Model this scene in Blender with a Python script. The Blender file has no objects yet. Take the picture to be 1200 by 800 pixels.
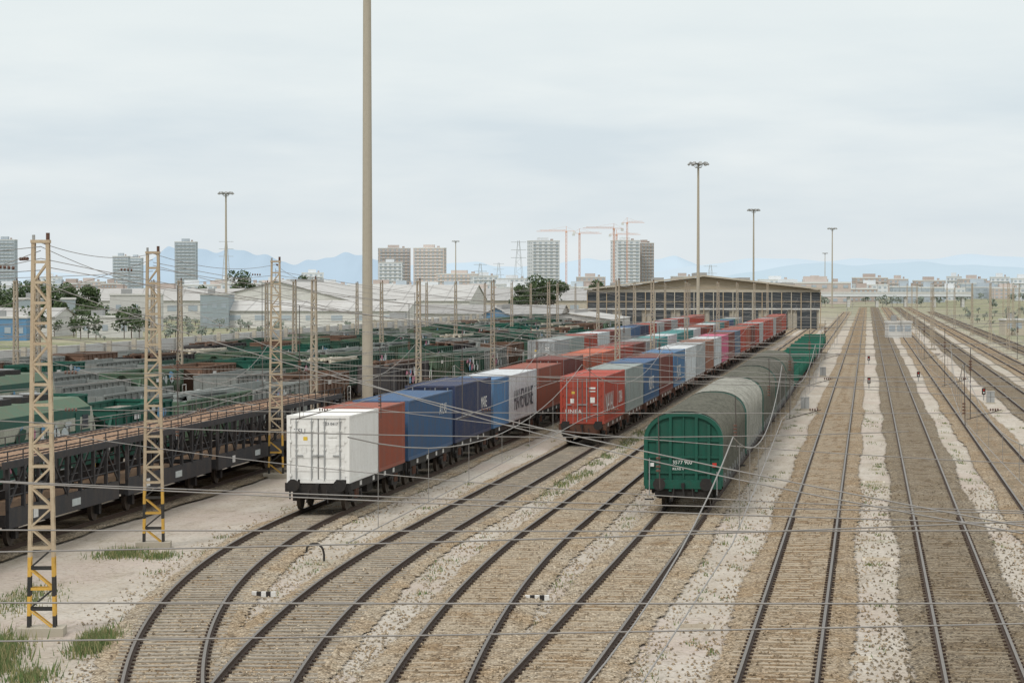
import bpy, math, random
from mathutils import Vector, Matrix
random.seed(7)
R=random.Random(11)
SL=0.1345                      # yard heading: metres of X per metre of Y
HEAD=-math.atan(SL)
RT=0.28                        # rail top height
scene=bpy.context.scene

# ------------------------------------------------------------------ materials
def N(nt,t,inp=None,**kw):
    n=nt.nodes.new(t)
    for k,v in kw.items(): setattr(n,k,v)
    if inp:
        for k,v in inp.items():
            if isinstance(v,bpy.types.NodeSocket): nt.links.new(v,n.inputs[k])
            else: n.inputs[k].default_value=v
    return n
def c4(c): return (c[0],c[1],c[2],1.0)
def mixc(nt,f,a,b,mode='MIX'):
    n=nt.nodes.new('ShaderNodeMix'); n.data_type='RGBA'; n.blend_type=mode
    for i,v in ((0,f),(6,a),(7,b)):
        if isinstance(v,bpy.types.NodeSocket): nt.links.new(v,n.inputs[i])
        else: n.inputs[i].default_value = v if i==0 else c4(v)
    return n.outputs[2]
def ramp(nt,f,stops,interp='LINEAR'):
    n=nt.nodes.new('ShaderNodeValToRGB'); nt.links.new(f,n.inputs[0]); cr=n.color_ramp; cr.interpolation=interp
    while len(cr.elements)<len(stops): cr.elements.new(0.5)
    for e,(p,c) in zip(cr.elements,stops):
        e.position=p; e.color=c4(c) if hasattr(c,'__len__') else (c,c,c,1)
    return n.outputs[0]
def math_(nt,op,a,b=0.0,c=None):
    n=nt.nodes.new('ShaderNodeMath'); n.operation=op
    for i,v in ((0,a),(1,b)):
        if isinstance(v,bpy.types.NodeSocket): nt.links.new(v,n.inputs[i])
        else: n.inputs[i].default_value=v
    return n.outputs[0]
def noise(nt,vec,scale,detail=4,rough=.6):
    return N(nt,'ShaderNodeTexNoise',{'Vector':vec,'Scale':scale,'Detail':detail,'Roughness':rough}).outputs['Fac']
def newmat(name):
    m=bpy.data.materials.new(name); m.use_nodes=True
    nt=m.node_tree; return m,nt,nt.nodes['Principled BSDF']
MATS={}
def paint(name,col,rough=.6,dirt=.5,dcol=(.12,.09,.07),metal=0.0,scale=1.6,vary=.12,streak=.3):
    m,nt,b=newmat(name)
    tc=N(nt,'ShaderNodeTexCoord').outputs['Object']
    oi=N(nt,'ShaderNodeObjectInfo').outputs['Random']
    off=N(nt,'ShaderNodeVectorMath',{0:tc},operation='ADD'); cb=N(nt,'ShaderNodeCombineXYZ',{'X':math_(nt,'MULTIPLY',oi,37.),'Y':math_(nt,'MULTIPLY',oi,91.)})
    nt.links.new(cb.outputs[0],off.inputs[1])
    mp=N(nt,'ShaderNodeMapping',{'Vector':off.outputs[0],'Scale':(1,1,streak)}).outputs[0]
    n1=noise(nt,mp,scale,5,.68); n2=noise(nt,off.outputs[0],scale*6,4,.7)
    f=ramp(nt,n1,[(.42,0.),(.68,1.)])
    f=math_(nt,'MULTIPLY',f,dirt)
    f2=math_(nt,'MULTIPLY',ramp(nt,n2,[(.5,0.),(.75,1.)]),dirt*.8)
    c=mixc(nt,f,col,tuple(.45*a+.55*d for a,d in zip(col,dcol)))
    c=mixc(nt,f2,c,dcol)
    v=math_(nt,'ADD',math_(nt,'MULTIPLY',oi,2*vary),1-vary)
    hs=N(nt,'ShaderNodeHueSaturation',{'Color':c,'Value':v})
    nt.links.new(hs.outputs[0],b.inputs['Base Color'])
    b.inputs['Roughness'].default_value=rough; b.inputs['Metallic'].default_value=metal
    b.inputs['Specular IOR Level'].default_value=.3
    MATS[name]=m; return m

def stones(name,cols,tint,scale=14.,edge=True):
    for variant in (('',False),('_edge',True)) if edge else (('',False),):
        m,nt,b=newmat(name+variant[0])
        tc=N(nt,'ShaderNodeTexCoord').outputs['Object']
        vo=N(nt,'ShaderNodeTexVoronoi',{'Vector':tc,'Scale':scale})
        sep=N(nt,'ShaderNodeSeparateColor',{'Color':vo.outputs['Color']})
        c=ramp(nt,sep.outputs[0],[(0.,cols[0]),(.3,cols[1]),(.62,cols[2]),(.86,cols[3]),(1.,cols[0])])
        gap=ramp(nt,vo.outputs['Distance'],[(.35,1.),(.75,.45)])
        c=mixc(nt,.85,c,gap,'MULTIPLY')
        big=noise(nt,tc,.35,4,.6); c=mixc(nt,ramp(nt,big,[(.42,0.),(.65,.75)]),c,mixc(nt,1.,c,tint,'MULTIPLY'))
        mid=noise(nt,tc,2.6,4,.7); c=mixc(nt,ramp(nt,mid,[(.46,0.),(.70,.6)]),c,mixc(nt,1.,c,(.5,.45,.39),'MULTIPLY'))
        at2=N(nt,'ShaderNodeAttribute',attribute_name='mid').outputs['Fac']
        st=math_(nt,'MULTIPLY',at2,ramp(nt,noise(nt,tc,.7,4),[(.35,.1),(.65,.85)]))
        c=mixc(nt,st,c,mixc(nt,1.,c,(.64,.56,.47),'MULTIPLY'))
        nt.links.new(c,b.inputs['Base Color']); b.inputs['Roughness'].default_value=.95; b.inputs['Specular IOR Level'].default_value=.15
        bp=N(nt,'ShaderNodeBump',{'Height':math_(nt,'SUBTRACT',1.,vo.outputs['Distance']),'Strength':.9,'Distance':.05}); nt.links.new(bp.outputs[0],b.inputs['Normal'])
        if variant[1]:
            at=N(nt,'ShaderNodeAttribute',attribute_name='edge').outputs['Fac']
            nz=math_(nt,'ADD',math_(nt,'MULTIPLY',noise(nt,tc,15.,2,.5),.75),math_(nt,'MULTIPLY',noise(nt,tc,.9,3,.5),.55))
            a=math_(nt,'GREATER_THAN',math_(nt,'MULTIPLY',at,1.3),math_(nt,'SUBTRACT',nz,.05))
            nt.links.new(a,b.inputs['Alpha'])
        MATS[name+variant[0]]=m

stones('ballast_tan',[(.34,.275,.195),(.50,.42,.31),(.66,.58,.46),(.19,.15,.11)],(.84,.72,.58))
stones('ballast_dark',[(.20,.165,.12),(.30,.25,.185),(.43,.37,.28),(.12,.10,.078)],(.78,.70,.58))
stones('ballast_mid',[(.30,.235,.155),(.44,.355,.25),(.58,.48,.36),(.18,.14,.10)],(.82,.71,.57))
stones('ballast_load',[(.26,.24,.21),(.36,.33,.29),(.46,.42,.37),(.16,.15,.13)],(.7,.65,.6),scale=9,edge=False)

paint('rail_rust',(.06,.038,.027),.8,.5,(.03,.022,.018))
paint('rail_top',(.13,.11,.09),.4,.3,(.08,.05,.035),metal=.5)
paint('sleeper_wood',(.30,.27,.225),.95,.85,(.11,.09,.065),scale=2.2,streak=1)
paint('sleeper_concrete',(.36,.305,.23),.95,.85,(.22,.175,.12),scale=2.,streak=1)
paint('sleeper_dark',(.235,.195,.14),.95,.8,(.14,.11,.08),scale=2.,streak=1)
paint('iron_black',(.022,.021,.021),.75,.6,(.06,.045,.035))
paint('iron_brown',(.11,.05,.032),.75,.6,(.05,.035,.03))
paint('wheel',(.06,.045,.035),.6,.5,(.03,.025,.02))
paint('steel_grey',(.30,.31,.31),.5,.3,(.15,.12,.1))
paint('white_box',(.76,.76,.74),.55,.28,(.35,.31,.26),vary=.02)
paint('gasket',(.12,.12,.12),.8,.2)
CC={'brown':(.27,.075,.045),'blue':(.045,.115,.235),'navy':(.025,.042,.10),'midblue':(.07,.18,.34),'palegrey':(.52,.55,.57),
 'maroon':(.16,.04,.03),'red':(.36,.05,.028),'orange':(.44,.11,.055),'greygreen':(.25,.29,.28),'pink':(.48,.10,.19),'grey':(.32,.34,.35),'slate':(.10,.14,.2),'teal':(.05,.22,.22),'rust':(.24,.10,.06)}
for k,v in CC.items(): paint('box_'+k,v,.6,.65,(.12,.095,.08))
paint('loco_cream',(.40,.41,.33),.65,.8,(.13,.12,.09)); paint('loco_green',(.015,.09,.065),.6,.6,(.08,.08,.06))
paint('wagon_green',(.008,.088,.06),.6,.6,(.03,.05,.04)); paint('bright_green',(.015,.14,.095),.6,.6,(.05,.07,.045))
paint('hopper_green',(.018,.07,.048),.75,.7,(.09,.075,.055)); paint('hopper_olive',(.07,.13,.085),.75,.7,(.13,.10,.065)); paint('hopper_rust',(.16,.095,.065),.8,.7,(.07,.055,.045)); paint('wagon_grey',(.24,.26,.25),.8,.6,(.10,.085,.07))
for nm,c,d in (('tarp',(.14,.14,.115),(.04,.04,.034)),('tarp_light',(.33,.33,.295),(.11,.11,.095)),('tarp_dark',(.09,.09,.077),(.19,.18,.155))): paint(nm,c,.9,.9,d,scale=1.4,streak=.4,vary=.04)
paint('deck_rust',(.42,.28,.18),.85,.7,(.17,.12,.085),scale=1.0,streak=1); paint('carrier_grey',(.035,.036,.04),.8,.5,(.11,.08,.06))
paint('pole_beige',(.46,.38,.27),.75,.5,(.24,.14,.08)); paint('pole_far',(.36,.31,.24),.75,.5,(.2,.14,.10)); paint('pole_black',(.03,.03,.03),.7,.4,(.1,.08,.06)); paint('pole_yellow',(.60,.36,.07),.6,.5,(.2,.12,.06))
paint('concrete_mast',(.38,.345,.28),.8,.35,(.25,.21,.16),scale=.6,streak=.1)
paint('glass_dark',(.05,.06,.07),.3,.3,(.12,.12,.11)); paint('letter_white',(.70,.70,.68),.6,.4); paint('letter_dark',(.08,.09,.11),.6,.2)
paint('yellow',(.65,.45,.05),.5,.2); paint('red_mark',(.5,.03,.02),.5,.2)
paint('graf_blue',(.12,.30,.48),.7,.4); paint('graf_pink',(.50,.20,.28),.7,.4); paint('graf_pale',(.50,.55,.55),.7,.5)
paint('wall_white',(.62,.62,.60),.8,.4,(.35,.33,.29),scale=.3); paint('wall_cream',(.50,.46,.38),.8,.4,(.3,.26,.21),scale=.3)
paint('wall_greyblue',(.33,.39,.42),.8,.3,(.25,.25,.25),scale=.3); paint('wall_blue',(.12,.27,.45),.8,.3,(.2,.2,.2),scale=.3)
paint('roof_grey',(.36,.36,.355),.85,.5,(.27,.25,.23),scale=.15); paint('roof_light',(.46,.46,.45),.85,.6,(.31,.29,.27),scale=.15); paint('roof_tan',(.40,.34,.25),.85,.5,(.28,.24,.18),scale=.15)
paint('far_white',(.64,.67,.70),.8,.15,vary=.05,scale=.1); paint('far_grey',(.42,.48,.53),.8,.2,scale=.1); paint('far_pink',(.52,.46,.43),.8,.2,scale=.1)  # far walls: aerial haze is mixed into these base colours
paint('far_window',(.37,.43,.48),.6,.1); paint('far_slab',(.62,.64,.64),.8,.1); paint('far_brown',(.40,.34,.31),.8,.2,scale=.1)  # window, slab and brown tones also carry the painted distance haze
paint('crane_orange',(.62,.36,.26),.8,.1); paint('pylon_grey',(.42,.45,.47),.7,.2)
paint('wire',(.24,.23,.22),.6,.2); paint('wire_dark',(.07,.06,.055),.6,.2); paint('insulator',(.10,.05,.035),.4,.2)
paint('bark',(.10,.07,.05),.9,.4)
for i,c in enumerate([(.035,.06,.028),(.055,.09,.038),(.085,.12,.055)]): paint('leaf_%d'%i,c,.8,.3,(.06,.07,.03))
for i,c in enumerate([(.16,.20,.17),(.20,.24,.20),(.24,.27,.23)]): paint('fleaf_%d'%i,c,.8,.2,(.18,.19,.17))  # far foliage, paled by distance haze put into the colour
paint('grass_a',(.10,.155,.05),.8,.3); paint('grass_b',(.27,.25,.12),.8,.3)

# ------------------------------------------------------------------ mesh builder
class MB:
    def __init__(s): s.v=[];s.f=[];s.m=[];s.names=[]
    def mi(s,name):
        if name not in s.names: s.names.append(name)
        return s.names.index(name)
    def poly(s,pts,m):
        b=len(s.v); s.v+= [tuple(p) for p in pts]; s.f.append(tuple(range(b,b+len(pts)))); s.m.append(s.mi(m))
    def box(s,cx,cy,cz,sx,sy,sz,m,rz=0.):
        b=len(s.v); ca,sa=math.cos(rz),math.sin(rz)
        for dz in (-.5,.5):
            for dx,dy in ((-.5,-.5),(.5,-.5),(.5,.5),(-.5,.5)):
                x,y=dx*sx,dy*sy; s.v.append((cx+x*ca-y*sa,cy+x*sa+y*ca,cz+dz*sz))
        for q in ((3,2,1,0),(4,5,6,7),(0,1,5,4),(1,2,6,5),(2,3,7,6),(3,0,4,7)):
            s.f.append(tuple(b+i for i in q)); s.m.append(s.mi(m))
    def b2(s,x0,x1,y0,y1,z0,z1,m): s.box((x0+x1)/2,(y0+y1)/2,(z0+z1)/2,abs(x1-x0),abs(y1-y0),abs(z1-z0),m)
    def beam(s,p0,p1,w,h,m):
        p0=Vector(p0);p1=Vector(p1);d=(p1-p0).normalized()
        up=Vector((0,0,1)) if abs(d.z)<.95 else Vector((0,1,0))
        a=d.cross(up).normalized()*w*.5; c=a.cross(d).normalized()*h*.5
        b=len(s.v)
        for p in (p0,p1):
            for q in (-a-c,a-c,a+c,-a+c): s.v.append(tuple(p+q))
        for q in ((3,2,1,0),(4,5,6,7),(0,1,5,4),(1,2,6,5),(2,3,7,6),(3,0,4,7)):
            s.f.append(tuple(b+i for i in q)); s.m.append(s.mi(m))
    def cyl(s,p0,p1,r0,m,n=10,r1=None):
        if r1 is None:r1=r0
        p0=Vector(p0);p1=Vector(p1);d=(p1-p0).normalized()
        up=Vector((0,0,1)) if abs(d.z)<.95 else Vector((0,1,0))
        a=d.cross(up).normalized(); c=a.cross(d).normalized(); b=len(s.v); k=s.mi(m)
        for p,r in ((p0,r0),(p1,r1)):
            for i in range(n):
                t=2*math.pi*i/n; s.v.append(tuple(p+a*math.cos(t)*r+c*math.sin(t)*r))
        for i in range(n):
            j=(i+1)%n; s.f.append((b+i,b+j,b+n+j,b+n+i)); s.m.append(k)
        s.f.append(tuple(b+i for i in range(n-1,-1,-1))); s.m.append(k); s.f.append(tuple(b+n+i for i in range(n))); s.m.append(k)
    def mesh(s,name):
        me=bpy.data.meshes.new(name); me.from_pydata(s.v,[],s.f)
        for n in s.names: me.materials.append(MATS[n])
        me.polygons.foreach_set('material_index',s.m); me.update(); return me
    def obj(s,name,loc=(0,0,0),rz=0.,parent=None):
        return place(s.mesh(name),name,loc,rz,parent)
def place(me,name,loc=(0,0,0),rz=0.,parent=None):
    o=bpy.data.objects.new(name,me); o.location=loc; o.rotation_euler=(0,0,rz); scene.collection.objects.link(o)
    if parent: o.parent=parent
    return o
def text(s,size,mat,parent,loc,rot,name='lettering'):
    cu=bpy.data.curves.new(name,'FONT'); cu.body=s; cu.size=size; cu.extrude=.002; cu.materials.append(MATS[mat])
    o=bpy.data.objects.new(name,cu); o.location=loc; o.rotation_euler=rot; scene.collection.objects.link(o); o.parent=parent; return o

# ------------------------------------------------------------------ tracks
def dev(a,y1,Y):
    if Y>=y1: return 0.
    if Y>50: return a*(y1-Y)**2
    return a*(y1-50)**2+2*a*(y1-50)*(50-Y)
TR=[ # u0 a y1 ystart yend ballast sleeper
 (-21.0,.00285,102,52,620,'ballast_tan','sleeper_wood'),
 (-15.6,.00185,92,50,620,'ballast_tan','sleeper_wood'),
 (-11.3,.0011,97,40,620,'ballast_tan','sleeper_concrete'),
 (-7.08,0,0,20,900,'ballast_tan','sleeper_concrete'),
 (-1.98,0,0,20,1100,'ballast_mid','sleeper_concrete'),
 (2.62,0,0,20,1100,'ballast_dark','sleeper_dark'),
 (6.95,0,0,20,1100,'ballast_mid','sleeper_dark'),
 (11.8,0,0,30,1100,'ballast_dark','sleeper_dark'),
 (16.3,0,0,60,1100,'ballast_mid','sleeper_dark'),
 (21.5,0,0,80,900,'ballast_dark','sleeper_dark'),
 (-29.4,0,0,40,620,'ballast_dark','sleeper_dark'),
 (-35.,0,0,60,620,'ballast_dark','sleeper_dark'),(-41.,0,0,80,620,'ballast_dark','sleeper_dark'),
 (-46.5,0,0,90,620,'ballast_dark','sleeper_dark'),(-52.,0,0,100,620,'ballast_dark','sleeper_dark'),
 (-58.,0,0,120,620,'ballast_dark','sleeper_dark'),(-64.,0,0,130,620,'ballast_dark','sleeper_dark')]
def tx(i,Y): t=TR[i]; return t[0]+SL*Y+dev(t[1],t[2],Y)
def theading(i,Y): return -math.atan(tx(i,Y+.5)-tx(i,Y-.5))
for i,t in enumerate(TR):
    ys=[]; y=t[3]
    st=.31 if i<8 else 1.5
    while y<t[4]:
        ys.append(y); y+= st if y<130 else (1.2 if y<200 else 20)
    ys.append(t[4])
    rr=random.Random(i)
    w=[-1.85,-1.55,-1.3,-1.0,-.74,-.45,-.15,.15,.45,.74,1.0,1.3,1.55,1.85]; zz=[.008,.055,.10,.096,.090,.088,.088,.088,.088,.090,.096,.10,.055,.008]
    ed=[0,.62,1,1,1,1,1,1,1,1,1,1,.62,0]; md=[0,0,0,0,0,.6,1,1,.6,0,0,0,0,0]
    v=[];f=[];ev=[];mv=[];mi=[]
    for y in ys:
        c=tx(i,y); h=theading(i,y); jl,jr=rr.uniform(-.08,.08)+.1*math.sin(y*.21+i),rr.uniform(-.08,.08)+.1*math.sin(y*.17+2*i)
        for k,(a,z,e,q) in enumerate(zip(w,zz,ed,md)):
            aa=a+(-jl if k<2 else (jr if k>11 else 0))
            v.append((c+aa*math.cos(h),y+aa*math.sin(h),z+.004*i+(rr.uniform(-.016,.016) if e==1 else 0))); ev.append(e);mv.append(q)
    n=len(w)
    for k in range(len(ys)-1):
        for j in range(n-1): b=k*n+j; f.append((b,b+1,b+n+1,b+n)); mi.append(1 if j<2 or j>10 else 0)
    me=bpy.data.meshes.new('ballast_bed'); me.from_pydata(v,[],f); me.materials.append(MATS[t[5]]); me.materials.append(MATS[t[5]+'_edge'])
    me.polygons.foreach_set('material_index',mi)
    A=me.attributes.new('edge','FLOAT','POINT'); A.data.foreach_set('value',ev)
    A=me.attributes.new('mid','FLOAT','POINT'); A.data.foreach_set('value',mv)
    place(me,'ballast_bed')
    track=bpy.data.objects.new('railway_track',None); scene.collection.objects.link(track)
    mb=MB(); y=t[3]
    lim=min(t[4],330); top=.112 if i<2 else .093
    while y<lim:
        h=theading(i,y); mb.box(tx(i,y),y,top-.05+.004*i+rr.uniform(-.010,.006),2.5+rr.uniform(-.05,.05),.24,.1,t[6],h+rr.uniform(-.012,.012)); y+=.62
    mb.obj('sleepers',parent=track)
    mb=MB(); prof=[(-.07,.0),(-.07,.02),(-.012,.04),(-.012,.115),(-.036,.125),(-.036,.155),(.036,.155),(.036,.125),(.012,.115),(.012,.04),(.07,.02),(.07,.0)]
    ys=ys[::4] if i<8 else ys
    for sx in (-.87,.87):
        b0=len(mb.v)
        for y in ys:
            c=tx(i,y);h=theading(i,y)
            for px,pz in prof: mb.v.append((c+(sx+px)*math.cos(h),y+(sx+px)*math.sin(h),RT-.155+pz))
        m=len(prof)
        for k in range(len(ys)-1):
            for j in range(m-1):
                b=b0+k*m+j; mb.f.append((b,b+m,b+m+1,b+1)); mb.m.append(mb.mi('rail_top' if j==5 else 'rail_rust'))
        # rail clips at each sleeper in the near zone
        if i<7:
            y=t[3]
            while y<100:
                h=theading(i,y); c=tx(i,y)
                for o in (-.1,.1): mb.box(c+(sx+o)*math.cos(h),y+(sx+o)*math.sin(h),RT-.14,.09,.1,.04,'rail_rust',h)
                y+=.62
    mb.obj('rails',parent=track)

# ------------------------------------------------------------------ ground
def ground():
    m,nt,b=newmat('ground_mat')
    tc=N(nt,'ShaderNodeTexCoord').outputs['Object']
    sp=N(nt,'ShaderNodeSeparateXYZ',{0:tc})
    u=math_(nt,'SUBTRACT',sp.outputs[0],math_(nt,'MULTIPLY',sp.outputs[1],SL))
    cb=N(nt,'ShaderNodeCombineXYZ',{'X':u,'Y':math_(nt,'MULTIPLY',sp.outputs[1],.22)}).outputs[0]
    base=mixc(nt,ramp(nt,noise(nt,cb,.6,6,.65),[(.40,0.),(.62,1.)]),(.475,.44,.39),(.38,.335,.28))
    base=mixc(nt,ramp(nt,noise(nt,tc,.12,4,.6),[(.50,0.),(.64,.7)]),base,(.43,.36,.32))
    base=mixc(nt,ramp(nt,noise(nt,tc,3.5,6,.75),[(.52,0.),(.72,.7)]),base,(.28,.24,.185))
    base=mixc(nt,ramp(nt,noise(nt,cb,1.8,5,.7),[(.56,0.),(.66,.5)]),base,(.22,.19,.15))
    vo=N(nt,'ShaderNodeTexVoronoi',{'Vector':tc,'Scale':14.})
    sc=N(nt,'ShaderNodeSeparateColor',{'Color':vo.outputs['Color']})
    base=mixc(nt,math_(nt,'MULTIPLY',ramp(nt,sc.outputs[1],[(.80,0.),(.84,1.)]),.6),base,ramp(nt,sc.outputs[0],[(0.,(.15,.12,.09)),(1.,(.6,.53,.42))]))
    wv=N(nt,'ShaderNodeVectorMath',{0:tc,1:N(nt,'ShaderNodeTexNoise',{'Vector':tc,'Scale':1.5}).outputs['Color']},operation='ADD').outputs[0]
    ve=N(nt,'ShaderNodeTexVoronoi',{'Vector':wv,'Scale':.28},feature='DISTANCE_TO_EDGE')
    base=mixc(nt,ramp(nt,ve.outputs['Distance'],[(0.,.6),(.012,0.)]),base,(.18,.16,.12))
    wd=math_(nt,'MULTIPLY',ramp(nt,noise(nt,tc,.22,4,.6),[(.60,0.),(.67,1.)]),ramp(nt,noise(nt,tc,5.,4,.7),[(.45,0.),(.6,.7)]))
    base=mixc(nt,wd,base,(.17,.18,.09))
    lf=ramp(nt,math_(nt,'DIVIDE',math_(nt,'ADD',u,60.),60.),[(.40,1.),(.62,0.)])
    base=mixc(nt,math_(nt,'MULTIPLY',lf,.75),base,mixc(nt,noise(nt,tc,1.5,4),(.20,.165,.13),(.32,.27,.22)))
    scrub=mixc(nt,ramp(nt,noise(nt,tc,.05,5,.7),[(.4,0.),(.6,1.)]),(.33,.305,.22),(.18,.20,.115))
    scrub=mixc(nt,ramp(nt,noise(nt,tc,.6,5,.7),[(.5,0.),(.7,.8)]),scrub,(.12,.14,.075))
    nu=math_(nt,'ADD',u,math_(nt,'MULTIPLY',noise(nt,tc,.08,4),10.))
    right=ramp(nt,math_(nt,'DIVIDE',nu,60.),[(.30,0.),(.46,.8),(.7,1.)])
    left=ramp(nt,math_(nt,'DIVIDE',nu,-100.),[(.62,0.),(.72,1.)])
    far=ramp(nt,math_(nt,'DIVIDE',sp.outputs[1],1500.),[(.35,0.),(.6,.8)])
    mk=math_(nt,'MAXIMUM',math_(nt,'MAXIMUM',right,left),far)
    col=mixc(nt,mk,base,scrub)
    nt.links.new(col,b.inputs['Base Color']); b.inputs['Roughness'].default_value=.95; b.inputs['Specular IOR Level'].default_value=.15
    bp=N(nt,'ShaderNodeBump',{'Height':noise(nt,tc,9.,5,.75),'Strength':.5,'Distance':.05}); nt.links.new(bp.outputs[0],b.inputs['Normal'])
    MATS['ground_mat']=m
    mb=MB(); S=40000
    mb.poly([(-S,-2000,0),(S,-2000,0),(S,S,0),(-S,S,0)],'ground_mat'); mb.obj('ground')
ground()

# ------------------------------------------------------------------ rolling stock parts
def bogie(mb,yc,m='iron_black',wb=.9):
    for dy in (-wb,wb):
        for sx in (-1,1):
            mb.cyl((sx*.80,yc+dy,.46),(sx*.94,yc+dy,.46),.46,'wheel',16)
            mb.box(sx*1.08,yc+dy,.47,.16,.28,.26,m)
        mb.cyl((-.8,yc+dy,.46),(.8,yc+dy,.46),.08,m,8)
    for sx in (-1,1):
        mb.beam((sx*1.06,yc-wb-.35,.62),(sx*1.06,yc+wb+.35,.62),.1,.16,m)
        mb.beam((sx*1.06,yc-.55,.38),(sx*1.06,yc+.55,.38),.1,.2,m)
        mb.beam((sx*1.06,yc-wb,.6),(sx*1.06,yc-.45,.36),.1,.12,m); mb.beam((sx*1.06,yc+wb,.6),(sx*1.06,yc+.45,.36),.1,.12,m)
        for k in (-.18,.18): mb.cyl((sx*1.1,yc+k,.42),(sx*1.1,yc+k,.78),.09,'iron_brown',8)
    mb.box(0,yc,.7,2.3,.4,.2,m)
def axle(mb,yc,m='iron_black'):
    for sx in (-1,1):
        mb.cyl((sx*.80,yc,.46),(sx*.94,yc,.46),.46,'wheel',16); mb.box(sx*1.08,yc,.5,.16,.3,.5,m); mb.beam((sx*1.08,yc-.7,.72),(sx*1.08,yc+.7,.72),.1,.12,m)
    mb.cyl((-.8,yc,.46),(.8,yc,.46),.08,m,8)
def buffers(mb,ye,s,m='iron_black'):
    for sx in (-.9,.9):
        mb.cyl((sx,ye,1.02),(sx,ye+s*.38,1.02),.11,m,10); mb.cyl((sx,ye+s*.38,1.02),(sx,ye+s*.44,1.02),.24,m,14)
        mb.box(sx,ye+s*.02,1.02,.4,.05,.4,m)
    mb.box(0,ye+s*.15,.98,.12,.3,.16,m); mb.beam((0,ye+s*.28,.98),(.05,ye+s*.3,.55),.06,.06,m)
    mb.beam((-.35,ye+s*.1,.85),(-.42,ye+s*.22,.35),.04,.04,m); mb.beam((.35,ye+s*.1,.85),(.42,ye+s*.22,.35),.04,.04,m)

def flat_wagon(L,m):
    mb=MB(); h=L/2
    for sx in (-1.1,1.1):
        mb.b2(sx-.08,sx+.08,-h+.5,h-.5,.78,1.06,m); mb.b2(sx-.13,sx+.13,-h+.5,h-.5,1.06,1.09,m)
    for sx in (-.35,.35): mb.b2(sx-.08,sx+.08,-h+.5,h-.5,.72,1.0,m)
    y=-h+.9
    while y<h-.6: mb.box(0,y,.93,2.1,.14,.2,m); y+=1.55
    for s in (-1,1):
        mb.box(0,s*(h-.5),.92,2.6,.16,.34,m); buffers(mb,s*(h-.42),s)
        mb.box(-1.1,s*(h-.4),.72,.06,.05,.5,'iron_black'); mb.box(1.1,s*(h-.4),.72,.06,.05,.5,'iron_black'); mb.box(0,s*(h-.55),.72,1.9,.3,.35,m)
        bogie(mb,s*(h-2.2))
    mb.box(.5,0,.55,.7,1.2,.4,m); mb.cyl((-.5,-.8,.6),(-.5,.8,.6),.2,m,10)
    for sx in (-1.19,1.19):
        for y in (-h+2.8,-1.,1.5,h-3): mb.box(sx,y,.95,.03,.35,.18,'letter_white')
    return mb.mesh('flat_wagon')
def container(L,H=2.59,door=True):
    mb=MB(); W=2.44; c='box_red'; mb.mi(c); w=W/2
    for sx in (-1,1):
        for sy in (0,1):
            mb.b2(sx*w,sx*(w-.14),sy*(L-.14),sy*(L-.14)+.14,.12,H-.12,c)
            for z in (0,H-.12): mb.b2(sx*(w+.004),sx*(w-.17),sy*(L-.18)-.004,sy*(L-.18)+.18+.004,z,z+.12,c)
        mb.b2(sx*w,sx*(w-.07),.18,L-.18,.0,.14,c); mb.b2(sx*w,sx*(w-.07),.18,L-.18,H-.08,H-.01,c)
        y=.14; pts=[]
        while y<L-.14-.28:
            pts+=[(y,.01),(y+.075,.01),(y+.14,.055),(y+.215,.055)]; y+=.28
        pts+=[(L-.14,.01)]
        for (a,da),(b_,db) in zip(pts,pts[1:]):
            mb.poly([(sx*(w-da),a,.14),(sx*(w-db),b_,.14),(sx*(w-db),b_,H-.08),(sx*(w-da),a,H-.08)],c)
    y=.1
    while y<L-.3:
        mb.poly([(-w+.06,y,H-.03),(w-.06,y,H-.03),(w-.06,y+.14,H-.03),(-w+.06,y+.14,H-.03)],c)
        mb.poly([(-w+.06,y+.14,H-.03),(w-.06,y+.14,H-.03),(w-.06,y+.17,H-.055),(-w+.06,y+.17,H-.055)],c)
        mb.poly([(-w+.06,y+.17,H-.055),(w-.06,y+.17,H-.055),(w-.06,y+.27,H-.055),(-w+.06,y+.27,H-.055)],c)
        mb.poly([(-w+.06,y+.27,H-.055),(w-.06,y+.27,H-.055),(w-.06,y+.30,H-.03),(-w+.06,y+.30,H-.03)],c)
        y+=.30
    mb.b2(-w+.06,w-.06,0.1,L-.1,.1,.16,c); mb.b2(-w+.1,w-.1,y,L-.02,H-.06,H-.03,c)
    mb.b2(-w+.14,w-.14,L-.06,L-.02,.1,H-.05,c)
    mb.b2(-w+.17,w-.17,0,.1,.0,.13,c); mb.b2(-w+.17,w-.17,0,.1,H-.12,H-.01,c)
    for s in (-1,1):
        mb.b2(s*.015,s*(w-.15),.045,.07,.14,H-.13,c)
        for z in (.45,.95,1.45,1.95): mb.b2(s*.06,s*(w-.2),.025,.045,z,z+.2,c)
        for x in (.25,.85):
            mb.cyl((s*x,.0,.1),(s*x,.0,H-.1),.028,'steel_grey',8)
            for z in (.12,.6,1.3,2.0,H-.2): mb.box(s*x,.012,z,.12,.05,.07,c)
            mb.box(s*(x-.12),-.01,1.05,.3,.03,.05,'steel_grey')
        for z in (.3,.9,1.6,2.2): mb.box(s*(w-.14),.012,z,.1,.05,.1,c)
    mb.b2(-.016,.016,.02,.06,.14,H-.13,'gasket')
    for x,z,a,b_,mm in ((.55,1.95,.35,.1,'letter_white'),(.55,1.78,.35,.06,'letter_white'),(.55,1.3,.28,.3,'letter_white'),(-.5,1.7,.16,.14,'yellow'),(-.55,1.25,.2,.24,'letter_white')):
        mb.box(x,.021,z,a,.006,b_,mm)
    return mb.mesh('shipping_container')
M20=container(6.06); M40=container(12.19,2.59); M40h=container(12.19,2.75)
FW_A={}
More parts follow.
